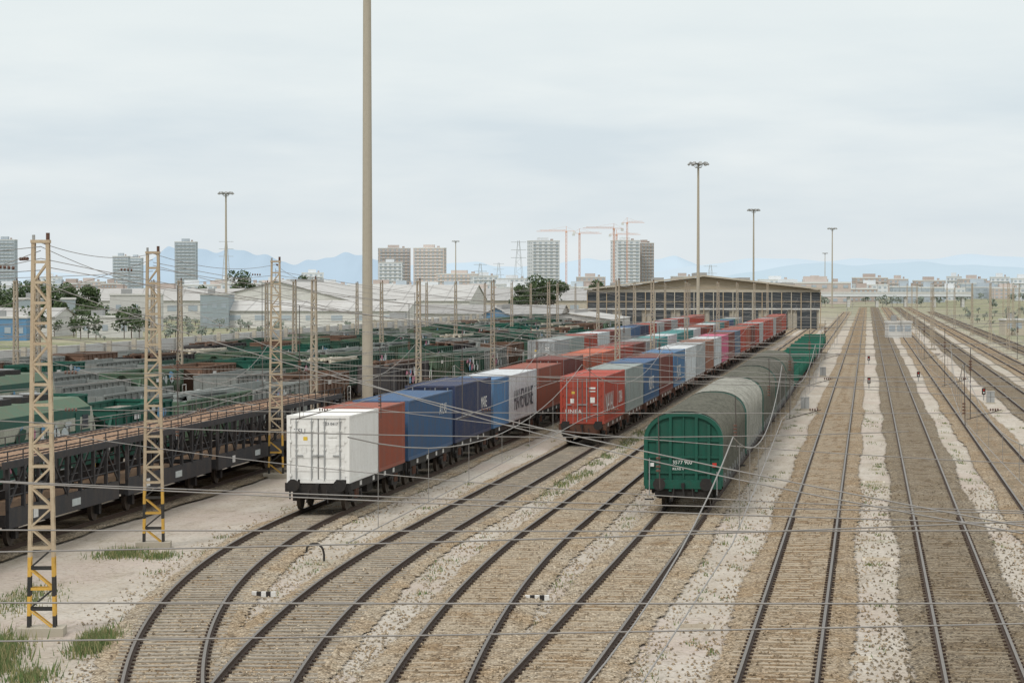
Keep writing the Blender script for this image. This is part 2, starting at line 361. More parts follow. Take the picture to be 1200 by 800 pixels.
def wagon_mesh(L,m):
    if (L,m) not in FW_A: FW_A[(L,m)]=flat_wagon(L,m)
    return FW_A[(L,m)]
def put_container(me,ti,Y,col):
    h=theading(ti,Y+1)
    o=place(me,'shipping_container',(tx(ti,Y),Y,RT+1.09),h)
    o.material_slots[0].link='OBJECT'; o.material_slots[0].material=MATS[col]
    return o
cs=math.cos(HEAD)
def intermodal(ti,Y0,units,under):
    Y=Y0; out=[]
    for wg in units:
        tot=sum(u[1]+.12 for u in wg)-.12
        L=tot+.75
        yc=Y+(tot/2)*cs
        place(wagon_mesh(round(L,1),under),'container_flat_wagon',(tx(ti,yc),yc,RT),theading(ti,yc))
        y=Y
        for me,l,c in wg:
            if c: out.append(put_container(me,ti,y,c))
            y+=(l+.12)*cs
        Y+=(tot+.85)*cs
    return out,Y
def b(n): return 'box_'+n
def w40(c,h=False): return [((M40h if h else M40),12.19,b(c))]
A=[[(M20,6.06,'white_box'),(M20,6.06,b('brown'))],w40('blue'),w40('navy',True),[(M20,6.06,b('midblue')),(M40,12.19,b('palegrey'))],w40('brown'),w40('maroon',True),
   w40('orange'),w40('orange'),w40('red'),w40('maroon'),w40('grey')]+[w40(R.choice(['red','blue','brown','maroon','grey','rust','orange','teal','palegrey'])) for _ in range(13)]
oa,_=intermodal(0,101.0,A,'iron_black')
Bq=[[(M20,6.06,b('red')),(M20,6.06,b('red'))],w40('greygreen'),w40('blue'),w40('maroon'),w40('midblue'),w40('palegrey'),w40('grey'),w40('rust'),w40('palegrey'),w40('pink'),w40('maroon'),w40('slate'),w40('red'),w40('brown')]+[w40(R.choice(['red','maroon','rust','brown','grey','red'])) for _ in range(11)]
ob,_=intermodal(1,144.5,Bq,'iron_brown')
Cq=[w40('grey'),w40('greygreen'),w40('red'),w40('palegrey'),w40('maroon'),w40('grey'),w40('blue'),w40('navy'),w40('red')]+[w40(R.choice(['red','maroon','blue','teal','grey'])) for _ in range(8)]
oc,_=intermodal(10,238,Cq,'iron_black')
SIDE=(math.radians(90),0,math.radians(90)); END=(math.radians(90),0,0)
text('223 0417',.15,'letter_dark',oa[0],(.2,.018,2.22),END); text('YSU',.26,'letter_dark',oa[0],(-.95,.018,1.9),END)
text('NAVAL',1.5,'letter_white',ob[0],(1.228,.6,.6),SIDE); text('ORIA',1.0,'letter_white',ob[1],(1.228,2.,.8),SIDE)
text('ATLAS',.7,'letter_white',oa[2],(1.228,8.3,1.6),SIDE)
text('HAVENLINE',1.6,'letter_dark',oa[5],(1.228,2,.6),SIDE); text('MARE',.8,'letter_white',oa[3],(1.228,8.5,1.3),SIDE)
text('NORTE',1.2,'letter_white',ob[3],(1.228,3.5,.7),SIDE); text('PACIFIC',1.2,'letter_white',ob[5],(1.228,3,.7),SIDE)
text('LINEA',.35,'letter_white',ob[0],(-.95,.012,.55),END)

def tarp_wagon(end_text=False):
    mb=MB(); L=19.3; h=L/2; mb.mi('tarp'); W=1.47; ZS=2.75; ZT=3.76
    def ring(off,n=13):
        pts=[(W-off,.98)]
        for z in (1.6,2.2): pts.append((W-off,z))
        for i in range(n):
            t=math.pi/2*i/(n-1); pts.append(((W-off)*math.cos(t)**.8 if i<n-1 else 0.,ZS+(ZT-ZS-off)*math.sin(t)**.95))
        return [(x,z) for x,z in pts]+[(-x,z) for x,z in reversed(pts[:-1])]
    ys=[];y=-h+.3; rr=random.Random(4)
    while y<h-.3:
        q=rr.uniform(.8,1.3); ys+=[(y,-.03),(y+.10,-.03),(y+.14,.06*q),(y+.28,.11*q),(y+.52,.13*q),(y+.74,.06*q)]; y+=.8
    rings=[(yy,ring(o)) for yy,o in ys]; n=len(rings[0][1]); b0=len(mb.v)
    for yy,r in rings: mb.v+=[(x,yy,z) for x,z in r]
    for k in range(len(rings)-1):
        for j in range(n-1):
            q=b0+k*n+j; mb.f.append((q,q+n,q+n+1,q+1)); mb.m.append(0)
    g='wagon_green'
    for s in (-1,1):
        r=ring(-.045); b0=len(mb.v); ya,yb=s*(h-.32),s*h
        mb.v+=[(x,ya,z-.05) for x,z in r]+[(x,yb,z-.05) for x,z in r]; n=len(r); k=mb.mi(g)
        for j in range(n-1): mb.f.append((b0+j,b0+j+1,b0+n+j+1,b0+n+j)); mb.m.append(k)
        mb.f.append(tuple(b0+n+j for j in range(n))); mb.m.append(k); mb.f.append(tuple(b0+j for j in range(n))); mb.m.append(k)
        e=s*h
        rr=ring(-.05); r2=ring(.10)
        for j in range(n-1):
            P=[(rr[j][0],e+s*.10,rr[j][1]-.05),(rr[j+1][0],e+s*.10,rr[j+1][1]-.05),(r2[j+1][0],e+s*.10,r2[j+1][1]-.05),(r2[j][0],e+s*.10,r2[j][1]-.05)]
            mb.poly(P,g); mb.poly([P[0],P[1],(P[1][0],e,P[1][2]),(P[0][0],e,P[0][2])],g); mb.poly([P[3],P[2],(P[2][0],e,P[2][2]),(P[3][0],e,P[3][2])],g)
        for x in (-.98,-.5,.5,.98): mb.box(x,e+s*.06,2.15,.11,.12,2.3 if abs(x)>.7 else 2.85,g)
        mb.box(0,e+s*.04,2.15,.05,.07,2.9,g)
        for z in (1.45,2.05,2.68): mb.box(0,e+s*.035,z,2.75,.06,.09,g)
        mb.box(0,e+s*.07,1.0,2.95,.16,.34,g); mb.box(0,e+s*.05,.88,2.8,.1,.2,'iron_black'); mb.box(0,e-s*.1,.7,2.2,.3,.35,'iron_black')
        mb.box(1.2,e+s*.09,1.75,.16,.05,.16,'red_mark'); mb.box(-1.2,e+s*.09,1.75,.14,.05,.14,'letter_white')
        mb.cyl((-1.3,e+s*.16,.6),(-1.3,e+s*.16,2.0),.02,'steel_grey',6); mb.cyl((1.3,e+s*.16,.6),(1.3,e+s*.16,1.5),.02,'steel_grey',6)
        for x in (-1.3,1.3): mb.box(x,e+s*.15,.42,.35,.25,.04,'iron_black')
        buffers(mb,e+s*.08,s); bogie(mb,s*(h-2.6))
    for sx in (-1,1):
        mb.b2(sx*1.42,sx*1.52,-h+.3,h-.3,.82,1.02,'iron_black')
        mb.b2(sx*1.15,sx*1.25,-h+.3,h-.3,.62,.9,'iron_black')
        for k in range(9): mb.box(sx*1.5,-h+1.8+k*1.95,1.14,.07,.1,.34,'steel_grey')
    mb.box(0,0,.75,1.6,8,.4,'iron_black'); mb.cyl((.6,-2,.5),(.6,1,.5),.22,'iron_black',10); mb.box(-.7,2,.5,.6,1.4,.4,'iron_black')
    return mb.mesh('tarpaulin_wagon')
TW=tarp_wagon(); Y=101.7
for k,t in enumerate(['tarp','tarp_light','tarp','tarp_dark','tarp']):
    yc=Y+9.65*cs; o=place(TW,'tarpaulin_wagon',(tx(3,yc),yc,RT),HEAD); o.material_slots[0].link='OBJECT'; o.material_slots[0].material=MATS[t]
    if k==0: text('3577 900',.2,'letter_white',o,(-.42,-9.74,1.78),END); text('RILNS 4',.13,'letter_white',o,(-.42,-9.74,1.55),END)
    Y+=19.9*cs
def low_wagon():
    mb=MB(); h=7.; g='bright_green'
    mb.b2(-1.3,1.3,-h,h,1.0,1.2,g)
    for sx in (-1,1):
        mb.b2(sx*1.32,sx*1.4,-h,h,1.1,1.65,g)
        for k in range(11): mb.box(sx*1.45,-h+.4+k*1.32,1.5,.1,.12,1.0,g)
        mb.b2(sx*1.1,sx*1.25,-h,h,.75,1.0,'iron_black')
    for s in (-1,1):
        mb.box(0,s*h,1.6,2.8,.12,1.2,g)
        for x in (-1.1,-.4,.4,1.1): mb.box(x,s*(h+.09),1.6,.12,.08,1.2,g)
        buffers(mb,s*(h+.1),s); bogie(mb,s*(h-1.9))
    for k in range(6): mb.poly([(-1.2,-5.6+k*2.2,1.25),(1.2,-5.6+k*2.2,1.25),(.9,-4.7+k*2.2,2.0),(-.9,-4.7+k*2.2,2.0)],g); mb.box(0,-4.9+k*2.2,1.6,1.8,.25,.8,'iron_black' if k%2 else g)
    return mb.mesh('low_sided_wagon')
LW=low_wagon(); Y+=.8
for k in range(10):
    yc=Y+7.1; place(LW,'low_sided_wagon',(tx(3,yc),yc,RT),HEAD); Y+=15.3

def car_carrier():
    mb=MB(); h=6.4; m='carrier_grey'
    mb.b2(-1.3,1.3,-h,h,.95,1.05,'deck_rust'); mb.b2(-1.3,1.3,-h-.4,h+.4,2.78,2.86,'deck_rust')
    for sx in (-1,1):
        mb.b2(sx*1.3,sx*1.42,-h,h,.7,1.35,m); mb.b2(sx*1.3,sx*1.42,-h-.4,h+.4,2.66,2.9,m)
        mb.cyl((sx*1.38,-h-.4,3.22),(sx*1.38,h+.4,3.22),.018,m,6)
        mb.cyl((sx*1.38,-h,1.75),(sx*1.38,h,1.75),.03,m,6)
        n=8
        for k in range(n+1):
            y=-h+k*2*h/n; mb.box(sx*1.38,y,2.0,.12,.14,1.4,m); mb.box(sx*1.38,y,3.06,.035,.035,.32,m)
            if k<n and k%2==0: mb.beam((sx*1.38,y,1.35),(sx*1.38,y+2*h/n,2.62),.05,.08,m)
            elif k<n: mb.beam((sx*1.38,y,2.62),(sx*1.38,y+2*h/n,1.35),.05,.08,m)
        for wy in (-h+1.6,h-1.6): mb.box(sx*1.0,wy,.7,.2,1.6,.2,m)
        for xx in (.45,.95):
            mb.b2(sx*xx,sx*(xx+.03),-h,h,2.86,2.9,m)
        mb.box(sx*1.425,1.0,1.0,.01,1.0,.25,'graf_pale'); mb.box(sx*1.425,-3.6,1.0,.01,.5,.3,'letter_white')
    for k in range(16): mb.box(0,-h+.2+k*.83,2.72,2.6,.1,.12,m)
    for k in range(22): mb.box(0,-h-.2+k*.6,2.862,2.5,.05,.02,'iron_brown')
    for s in (-1,1): axle(mb,s*(h-1.6)); buffers(mb,s*h,s); mb.box(0,s*h,.95,2.6,.1,.4,m)
    return mb.mesh('car_carrier_wagon')
CCW=car_carrier(); Y=44
while Y<140:
    yc=Y+6.9; place(CCW,'car_carrier_wagon',(tx(10,yc),yc,RT),HEAD); Y+=13.9
def graffiti(mb,x,y0,y1,z0,z1,rr,n=7):
    for _ in range(n):
        y=rr.uniform(y0,y1); z=rr.uniform(z0,z1); a=rr.uniform(.2,.55); b_=rr.uniform(.15,.38); k=rr.randint(5,8); t0=rr.uniform(0,6)
        mb.poly([(x+.002*_,y+a*math.cos(t0+6.283*q/k)*rr.uniform(.6,1.2),z+b_*math.sin(t0+6.283*q/k)*rr.uniform(.6,1.2)) for q in range(k)],rr.choice(['graf_blue','graf_pale','graf_pale','letter_white','graf_pink','hopper_green']))
def hopper(m,graf=None):
    mb=MB(); h=6.3; k='iron_black'
    for sx in (-1,1):
        mb.b2(sx*1.1,sx*1.3,-h,h,.9,1.15,m)
        mb.poly([(sx*1.4,-4.7,2.2),(sx*1.4,4.7,2.2),(sx*1.4,4.7,3.1),(sx*1.4,-4.7,3.1)],m)
        mb.poly([(sx*1.4,-4.7,2.2),(sx*1.4,4.7,2.2),(sx*.8,2.6,1.1),(sx*.8,-2.6,1.1)],m)
        for q in range(9): mb.box(sx*1.44,-4.6+q*1.15,2.65,.08,.1,.95,m)
        mb.b2(sx*1.36,sx*1.47,-4.75,4.75,3.06,3.16,m)
        for q in (-3,-1,1,3): mb.beam((sx*1.25,q,1.1),(sx*1.4,q,2.3),.08,.1,m)
        for y in (-h+.1,-h+1.0,h-1.0,h-.1): mb.cyl((sx*1.25,y,1.1),(sx*1.25,y,2.1),.025,'letter_white',6)
        mb.cyl((sx*1.25,-h+.1,2.1),(sx*1.25,-h+1.,2.1),.025,'letter_white',6); mb.cyl((sx*1.25,h-.1,2.1),(sx*1.25,h-1.,2.1),.025,'letter_white',6)
        mb.box(sx*1.47,-1.5,2.65,.01,1.0,.25,'letter_white')
        mb.poly([(sx*1.4,-4.7,3.1),(sx*1.4,-4.7,2.2),(sx*.8,-2.6,1.1),(0,-2.6,1.1),(0,-4.7,3.1)],m); mb.poly([(sx*1.4,4.7,3.1),(sx*1.4,4.7,2.2),(sx*.8,2.6,1.1),(0,2.6,1.1),(0,4.7,3.1)],m)
        for s in (-1,1): mb.beam((sx*1.1,s*5.7,1.1),(sx*1.2,s*4.6,2.9),.12,.12,m)
    if graf is not None: graffiti(mb,1.485,graf,graf+3.5,2.4,2.9,random.Random(graf*3+7),9)
    mb.box(0,-4.7,3.11,2.8,.1,.12,m); mb.box(0,4.7,3.11,2.8,.1,.12,m)
    for s in (-1,1):
        mb.poly([(-1.35,s*4.6,2.6),(1.35,s*4.6,2.6),(.6,s*2.6,2.95),(-.6,s*2.6,2.95)],'ballast_load')
    mb.poly([(-1.35,-4.6,2.6),(-.6,-2.6,2.95),(-.6,2.6,2.95),(-1.35,4.6,2.6)],'ballast_load'); mb.poly([(1.35,-4.6,2.6),(.6,-2.6,2.95),(.6,2.6,2.95),(1.35,4.6,2.6)],'ballast_load'); mb.poly([(-.6,-2.6,2.95),(.6,-2.6,2.95),(.6,2.6,2.95),(-.6,2.6,2.95)],'ballast_load')
    for s in (-1,1):
        mb.box(0,s*(h-.8),1.17,2.5,1.5,.05,k); mb.box(0,s*h,1.0,2.6,.12,.35,m); buffers(mb,s*h,s); bogie(mb,s*(h-1.7))
    return mb.mesh('hopper_wagon')
HM=[hopper('hopper_green'),hopper('hopper_green',-3),hopper('hopper_olive'),hopper('wagon_green',0),hopper('hopper_olive',-1),hopper('hopper_rust'),hopper('wagon_grey',-2)]
def gondola(m,graf=True,load=None):
    mb=MB(); h=6.8
    mb.b2(-1.3,1.3,-h,h,1.0,1.15,m)
    for sx in (-1,1):
        mb.b2(sx*1.32,sx*1.4,-h,h,1.0,2.9,m); mb.b2(sx*1.36,sx*1.47,-h,h,2.86,2.96,m); mb.b2(sx*1.1,sx*1.2,-h,h,.75,1.0,'iron_black')
        for k in range(12): mb.box(sx*1.44,-h+.3+k*1.2,1.95,.1,.1,1.8,m)
    if graf: graffiti(mb,1.5,-4,3,1.4,2.5,random.Random(5),16)
    if load:
        rr=random.Random(3)
        for k in range(26): mb.beam((rr.uniform(-1.1,1.1),rr.uniform(-6,-2),rr.uniform(2.7,3.2)),(rr.uniform(-1.1,1.1),rr.uniform(0,6),rr.uniform(2.6,3.1)),.2,.15,load)
        mb.b2(-1.3,1.3,-h+.1,h-.1,2.4,2.7,load)
    for s in (-1,1):
        mb.box(0,s*h,1.95,2.7,.08,1.9,m); buffers(mb,s*h,s); bogie(mb,s*(h-1.9))
        for x in (-.9,0,.9): mb.box(x,s*(h+.06),1.95,.1,.08,1.8,m)
    return mb.mesh('gondola_wagon')
GM=[gondola('hopper_green'),gondola('hopper_olive',False,'wagon_grey'),gondola('carrier_grey',True,'hopper_rust'),gondola('wagon_grey'),gondola('hopper_green',False,'wall_cream')]
def loco():
    mb=MB(); g='loco_green'; c='loco_cream'; h=8.2
    mb.b2(-1.45,1.45,-h+.9,h-.9,.95,2.5,g); mb.b2(-1.46,1.46,-h+.9,h-.9,2.5,3.05,c); mb.b2(-1.45,1.45,-h+.9,h-.9,3.05,3.45,g); mb.b2(-1.3,1.3,-h,h,.6,.95,'iron_black')
    for s in (-1,1):
        ye=s*h; yi=s*(h-.9)
        mb.poly([(-1.45,ye,.95),(1.45,ye,.95),(1.45,ye,2.3),(-1.45,ye,2.3)],g)
        mb.poly([(-1.45,ye,2.3),(1.45,ye,2.3),(1.4,s*(h-.55),3.45),(-1.4,s*(h-.55),3.45)],c)
        for sx in (-1,1):
            mb.poly([(sx*1.45,ye,.95),(sx*1.45,yi,.95),(sx*1.45,yi,2.3),(sx*1.45,ye,2.3)],g); mb.poly([(sx*1.45,ye,2.3),(sx*1.45,yi,2.3),(sx*1.45,yi,3.45),(sx*1.4,s*(h-.55),3.45)],c)
            mb.poly([(sx*.12,s*(h-.05),2.55),(sx*1.2,s*(h-.05),2.55),(sx*1.15,s*(h-.38),3.2),(sx*.12,s*(h-.38),3.2)],'glass_dark')
            mb.cyl((sx*1.0,ye,1.7),(sx*1.0,ye+s*.06,1.7),.13,'letter_white',12); mb.box(sx*1.47,s*(h-1.7),2.85,.03,.8,.55,'glass_dark'); mb.box(sx*1.475,s*(h-2.8),2.3,.03,.6,1.9,g)
        mb.poly([(-1.4,s*(h-.55),3.45),(1.4,s*(h-.55),3.45),(.9,s*(h-.9),3.85),(-.9,s*(h-.9),3.85)],'hopper_olive')
        buffers(mb,ye,s); bogie(mb,s*(h-2.8),wb=1.3); mb.box(0,ye,1.0,2.8,.1,.5,'yellow')
    for a,c2 in (((1.46,3.45),(.9,3.85)),((.9,3.85),(-.9,3.85)),((-.9,3.85),(-1.46,3.45))): mb.poly([(a[0],-h+.9,a[1]),(c2[0],-h+.9,c2[1]),(c2[0],h-.9,c2[1]),(a[0],h-.9,a[1])],'hopper_olive')
    for sx in (-1,1):
        for k in range(3): mb.box(sx*1.475,-3.0+k*2.6,2.0,.03,1.5,.9,'iron_black')
        mb.cyl((sx*1.5,-4.5,1.0),(sx*1.5,4.5,1.0),.03,'steel_grey',6)
    graffiti(mb,1.5,-4,4,1.5,2.9,random.Random(8),26)
    for y in (-4,-1.5,1,3.6): mb.box(0,y,3.97,1.3,1.3,.24,'iron_black'); mb.cyl((0,y,4.09),(0,y,4.14),.5,'steel_grey',12)
    mb.box(0,0,.6,2.2,3.5,.6,'iron_black')
    return mb.mesh('diesel_locomotive')
LO=loco()
for ti,y in ((11,107),(13,139)): place(LO,'diesel_locomotive',(tx(ti,y),y,RT),HEAD)
for ti,y0,y1 in ((11,116,330),(12,108,420),(13,148,430),(14,150,460),(15,165,520),(16,180,520)):
    y=y0+7; gr=R.random()<.5
    while y<y1:
        if R.random()<.35: gr=not gr
        if R.random()<.93:
            if gr: place(R.choice(GM),'gondola_wagon',(tx(ti,y),y,RT),HEAD)
            else: place(R.choice(HM),'hopper_wagon',(tx(ti,y),y,RT),HEAD)
        y+=14.5

# ------------------------------------------------------------------ lattice poles
def lattice(H=10.,wb=.66,wt=.36,stripes=True,pm='pole_beige'):
    mb=MB(); d=.26
    def ww(z): return (wb+(wt-wb)*z/H)/2
    segs=20
    for sx in (-1,1):
        for sy in (-1,1):
            for k in range(segs):
                z0=H*k/segs; z1=H*(k+1)/segs
                m=pm
                if stripes and z0<1.95: m='pole_black' if k%2==0 else 'pole_yellow'
                mb.beam((sx*ww(z0),sy*d/2,z0),(sx*ww(z1),sy*d/2,z1),.085,.06,m)
    n=int(H/.52)
    for k in range(n):
        z=.15+k*.52; z2=z+.26; mm=pm if z>1.95 or not stripes else ('pole_black' if k%2 else 'pole_yellow')
        for sy in (-1,1):
            mb.beam((-ww(z),sy*(d/2+.02),z),(ww(z),sy*(d/2+.02),z),.012,.07,mm)
            if k<n-1: mb.beam(((-1)**k*ww(z),sy*(d/2+.02),z),(-(-1)**k*ww(z+.52),sy*(d/2+.02),z+.52),.012,.045,mm)
        for sx in (-1,1): mb.beam((sx*ww(z),-d/2,z),(sx*ww(z),d/2,z2),.012,.05,mm)
    mb.box(0,0,H+.03,wt+.12,d+.1,.08,pm); mb.box(0,0,.06,wb+.5,.9,.3,'concrete_mast')
    mb.cyl((wt/2,0,H),(wt/2,0,H+.25),.05,'insulator',8); mb.cyl((-wt/2,0,H),(-wt/2,0,H+.2),.04,'steel_grey',8)
    return mb
LP=lattice().mesh('catenary_pole'); LP2=lattice(9.2,.40,.20,False,'pole_far').mesh('catenary_pole')
near=[(-12.0,67.4),(-12.2,89.9),(-10.95,122.6)]
for x,y in near: place(LP,'catenary_pole',(x,y,0),.05)
rows=[156,190,228,270,315,365,420,480,550,630]
for y in rows:
    for u in (-32.3,-18.3,-49.3,9.4,19.,26.,-61,38,32):
        if u==-18.3 and y<190: continue
        if u==9.4 and y<360: continue
        if u==19. and y<270: continue
        if u>=26. and y<190: continue
        place(LP2,'catenary_pole',(u+SL*y+R.uniform(-.3,.3),y+R.uniform(-6,6),0),HEAD)
for y in (35,27):
    for x in (-19,26): place(LP2,'catenary_pole',(x,y,0),0)
for y,x in ((67.4,31),(89.9,34),(122.6,40)): place(LP2,'catenary_pole',(x,y,0),0)

# ------------------------------------------------------------------ wires
SPL=[];SPD=[];SPF=[];ins=MB()
def wire(p0,p1,sag=0.,n=18,L=SPL):
    pts=[]
    for i in range(n+1):
        t=i/n; p=Vector(p0).lerp(Vector(p1),t); p.z-=4*sag*t*(1-t); pts.append(p)
    L.append(pts); return pts
def insul(p,d=(0,0,1),l=.35,r=.045):
    p=Vector(p);d=Vector(d).normalized()
    for k in range(4): q=p+d*(k*l/4); ins.cyl(q,q+d*(l/4*.5),r,'insulator',8)
sup=[5,35,67.4,89.9,122.6,156,190,228,270,315,365,420]
for ti,t in enumerate(TR[:9]):
    if ti==7: continue
    for a,c in zip(sup,sup[1:]):
        if c<t[3]-10 or (ti<3 and a<50) : continue
        off=.2 if sup.index(a)%2 else -.2
        xa,xc=tx(ti,a)+off,tx(ti,c)-off
        if a>30 or ti in (4,):
            wire((xa,a,5.5),(xc,c,5.5),.03,6)
            m=wire((xa,a,6.9),(xc,c,6.9),.85,14)
            if 60<c<240:
                for k in range(1,14,2):
                    p=m[k]; SPF.append([p,Vector((p.x,p.y,5.48))])
for y,x0,x1,zt in ((27,-19,26,9.2),(35,-19,26,9.2),(67.4,-12,31,9.6),(89.9,-12.2,34,9.7),(122.6,-10.95,40,9.6)):
    if y>60:
        wire((x0,y,zt),(x1,y,zt),2.3,30); wire((x0,y+.25,zt-.2),(x1,y+.25,zt-.2),2.0,30); wire((x0,y,6.7),(x1,y,6.75),.15,10)
    wire((x0,y,5.75),(x1,y,5.8),.12,10)
    if y<60: continue
    for ti in range(0,8):
        x=tx(ti,y)
        tt=(x-x0)/(x1-x0)
        if not .03<tt<.97: continue
        zz=zt-4*2.3*tt*(1-tt)
        SPD.append([Vector((x,y,zz)),Vector((x,y,5.5))]); insul((x,y,6.75),(0,0,1),.28); insul((x+.5,y,5.75),(1,0,0),.25,.035)
        SPD.append([Vector((x+.8,y,5.75)),Vector((x-.1,y,5.5))])
    insul((x0+.6,y,6.7),(1,0,0),.35); insul((x0+.6,y,5.75),(1,0,0),.35)
ob_=[((-12,67.4,10.0),(-12.2,89.9,10.0),.25),((-12.2,89.9,10.0),(-10.95,122.6,9.9),.35),((-19,35,9.6),(-12,67.4,9.9),.4),((-10.95,122.6,9.9),(-11.3,156,9.4),.4),
 ((-12,67.4,9.3),(-26,60,10.5),.6),((-12.2,89.9,9.4),(-34,84,10.5),.7),((-12,67.4,9.6),(-30,90,9.5),.7),((-10.95,122.6,9.4),(-34,118,10),.8),
 ((-19,30,4.8),(26,31,5.6),.25),((-12.2,89.9,6.0),(20,36,6.2),.9),((-12,67.4,5.2),(22,33,6.2),.9),((-12.2,89.9,8.8),(6,31,6.0),.8),((-10.95,122.6,8.6),(18,60,6.2),1.2),
 ((-17,40,5.5),(-4,110,5.5),.15),((-12,67.4,8.6),(-4.5,140,6.8),.6),((-12,67.4,9.0),(8,28,5.9),.5),((-10.95,122.6,9.2),(12,90,6.6),1.0),
 ((-19,41,6.6),(26,35,5.6),.5),((-19,27,6.1),(26,41,6.4),.5),((-19,48,5.9),(24,40,5.4),.4),((-19,35,8.),(9,60,5.6),.5),((-12.2,89.9,9.6),(31,67.4,8.8),2.6),((-12,67.4,7.6),(34,89.9,6.6),1.2),
 ((-10.95,122.6,7.4),(31,67.4,6.0),1.0),((-12,67.4,9.8),(-27,72,6.0),.4),((-12.2,89.9,9.8),(-30,100,6.2),.5),((-12.2,89.9,8.0),(-28,78,7.4),.8),((-10.95,122.6,9.7),(-17,190,9.3),.9),((-24,120,6.6),(-6,62,6.1),.3),
 ((-19,35,7.2),(-10.5,80,6.2),.3),((-28,96,7.2),(4,92,6.9),1.1),((-12,67.4,9.9),(-10.95,122.6,9.2),.9),((-19,58,7.8),(-9.,112,6.9),.4),((-26,88,8.4),(-11.3,156,8.6),.7)]
for a,c,s in ob_: wire(a,c,s,20)
for a,c,s in ob_[:8]:
    d=Vector(c)-Vector(a); insul(Vector(a)+d.normalized()*.7,d,.45)
for x,y,z0,z1 in ((-7.6,60,6.9,5.2),(-3.3,66,7.4,5.6),(2.6,47,6.6,5.3),(6.8,70,7.0,5.7),(4.9,58,6.5,5.3),(10.6,62,7.1,5.6)):
    SPD.append([Vector((x,y,z0)),Vector((x+.03,y,z1))]); insul((x,y,z1+.3),(0,0,1),.3,.04)
for i in range(9):
    u=(-35,-41,-46.5,-52,-58,-29.4,-64,-29.4,-41)[i]
    rws=[90,122]+rows
    for a,c in zip(rws[:-3],rws[1:-2]): wire((u+SL*a,a,6.2+.5*(i%3)),(u+SL*c,c,6.2+.5*(i%3)),.4,6)
for y in rows[:7]:
    wire((-61+SL*y,y,9.),(-32.3+SL*y,y,9.),1.5,14); wire((-61+SL*y,y,6.6),(-32.3+SL*y,y,6.6),.1,4); wire((-61+SL*y,y,5.9),(-32.3+SL*y,y,5.9),.1,4)
    wire((-32.3+SL*y,y,9.),(-18.3+SL*y,y,9.),.8,14); wire((-32.3+SL*y,y,6.8),(26+SL*y,y,6.8),.1,4); wire((-18.3+SL*y,y,9.),(26+SL*y,y,9.),2.2,16)
def curveobj(name,spl,r,mat):
    cu=bpy.data.curves.new(name,'CURVE'); cu.dimensions='3D'; cu.bevel_depth=r; cu.bevel_resolution=0; cu.materials.append(MATS[mat])
    for pts in spl:
        s=cu.splines.new('POLY'); s.points.add(len(pts)-1)
        for q,p in zip(s.points,pts): q.co=(p[0],p[1],p[2],1)
    o=bpy.data.objects.new(name,cu); scene.collection.objects.link(o)
curveobj('overhead_wires',SPL,.0095,'wire'); curveobj('wire_supports',SPD,.010,'wire_dark'); curveobj('wire_droppers',SPF,.005,'wire'); ins.obj('wire_insulators')

# ------------------------------------------------------------------ masts
def mast(x,y,H=32.,r0=.34,r1=.19,name='floodlight_mast'):
    mb=MB(); mb.cyl((0,0,0),(0,0,H),r0,'concrete_mast',16,r1); mb.cyl((0,0,0),(0,0,.4),.9,'concrete_mast',12)
    mb.cyl((0,0,H-.1),(0,0,H+.02),1.0,'steel_grey',18); mb.cyl((0,0,H-.9),(0,0,H-.75),.6,'steel_grey',14)
    for k in range(9):
        t=2*math.pi*k/9; c,s=math.cos(t),math.sin(t)
        mb.beam((0,0,H-.3),(1.7*c,1.7*s,H-.05),.08,.08,'steel_grey'); mb.beam((1.5*c,1.5*s,H+.15),(2.0*c,2.0*s,H-.35),.5,.3,'steel_grey')
        mb.box(1.8*c,1.8*s,H-.32,.35,.35,.03,'letter_white',t)
        mb.beam((.6*c,.6*s,H-.8),(1.3*c,1.3*s,H+.1),.04,.04,'steel_grey')
    mb.beam((r0+.05,0,1),(r1+.03,0,H),.04,.04,'steel_grey')
    mb.obj(name,(x,y,0),R.random())
mast(-9.4,172,31,.37,.25); mast(-71,657); mast(35.1,499); mast(73.3,803); mast(128.5,1062); mast(-29,1362); mast(220,1860)

# ------------------------------------------------------------------ buildings
def hangar():
    mb=MB(); w=48.; d=46.; e=8.2; ap=11.0
    mb.b2(-w/2+.3,w/2-.3,.6,d,0,e-.2,'wall_cream')
    mb.poly([(-w/2-.6,-1,e),(0,-1,ap),(0,d+1,ap),(-w/2-.6,d+1,e)],'roof_tan'); mb.poly([(w/2+.6,-1,e),(0,-1,ap),(0,d+1,ap),(w/2+.6,d+1,e)],'roof_tan')
    mb.poly([(-w/2,.3,e-.2),(w/2,.3,e-.2),(0,.3,ap-.25)],'roof_tan')
    for s in (-1,1): mb.beam((s*(w/2+.6),-1,e),(0,-1,ap),.25,.35,'wall_cream')
    mb.b2(-w/2,w/2,.1,.5,e-.6,e-.1,'wall_cream'); mb.b2(-w/2,w/2,.2,.5,4.3,e-.65,'glass_dark')
    n=24
    for k in range(n+1): x=-w/2+k*w/n; mb.b2(x-.09,x+.09,-.05,.5,0,e-.6,'wall_cream' if k%2 else 'pole_beige')
    mb.b2(-w/2,w/2,.0,.5,5.6,5.75,'pole_beige'); mb.b2(-w/2,w/2,.0,.5,4.0,4.3,'wall_white')
    for k in range(8): mb.b2(-w/2+1.2+k*6,-w/2+5.2+k*6,.25,.55,0,3.9,'glass_dark')
    for k in range(5):
        x=-18+k*9; z=ap-abs(x)/(w/2)*(ap-e); mb.b2(x-1,x+1,8,d-6,z-.2,z+.7,'roof_grey')
    mb.obj('engine_shed',(39.5,545,0),-.03)
hangar()
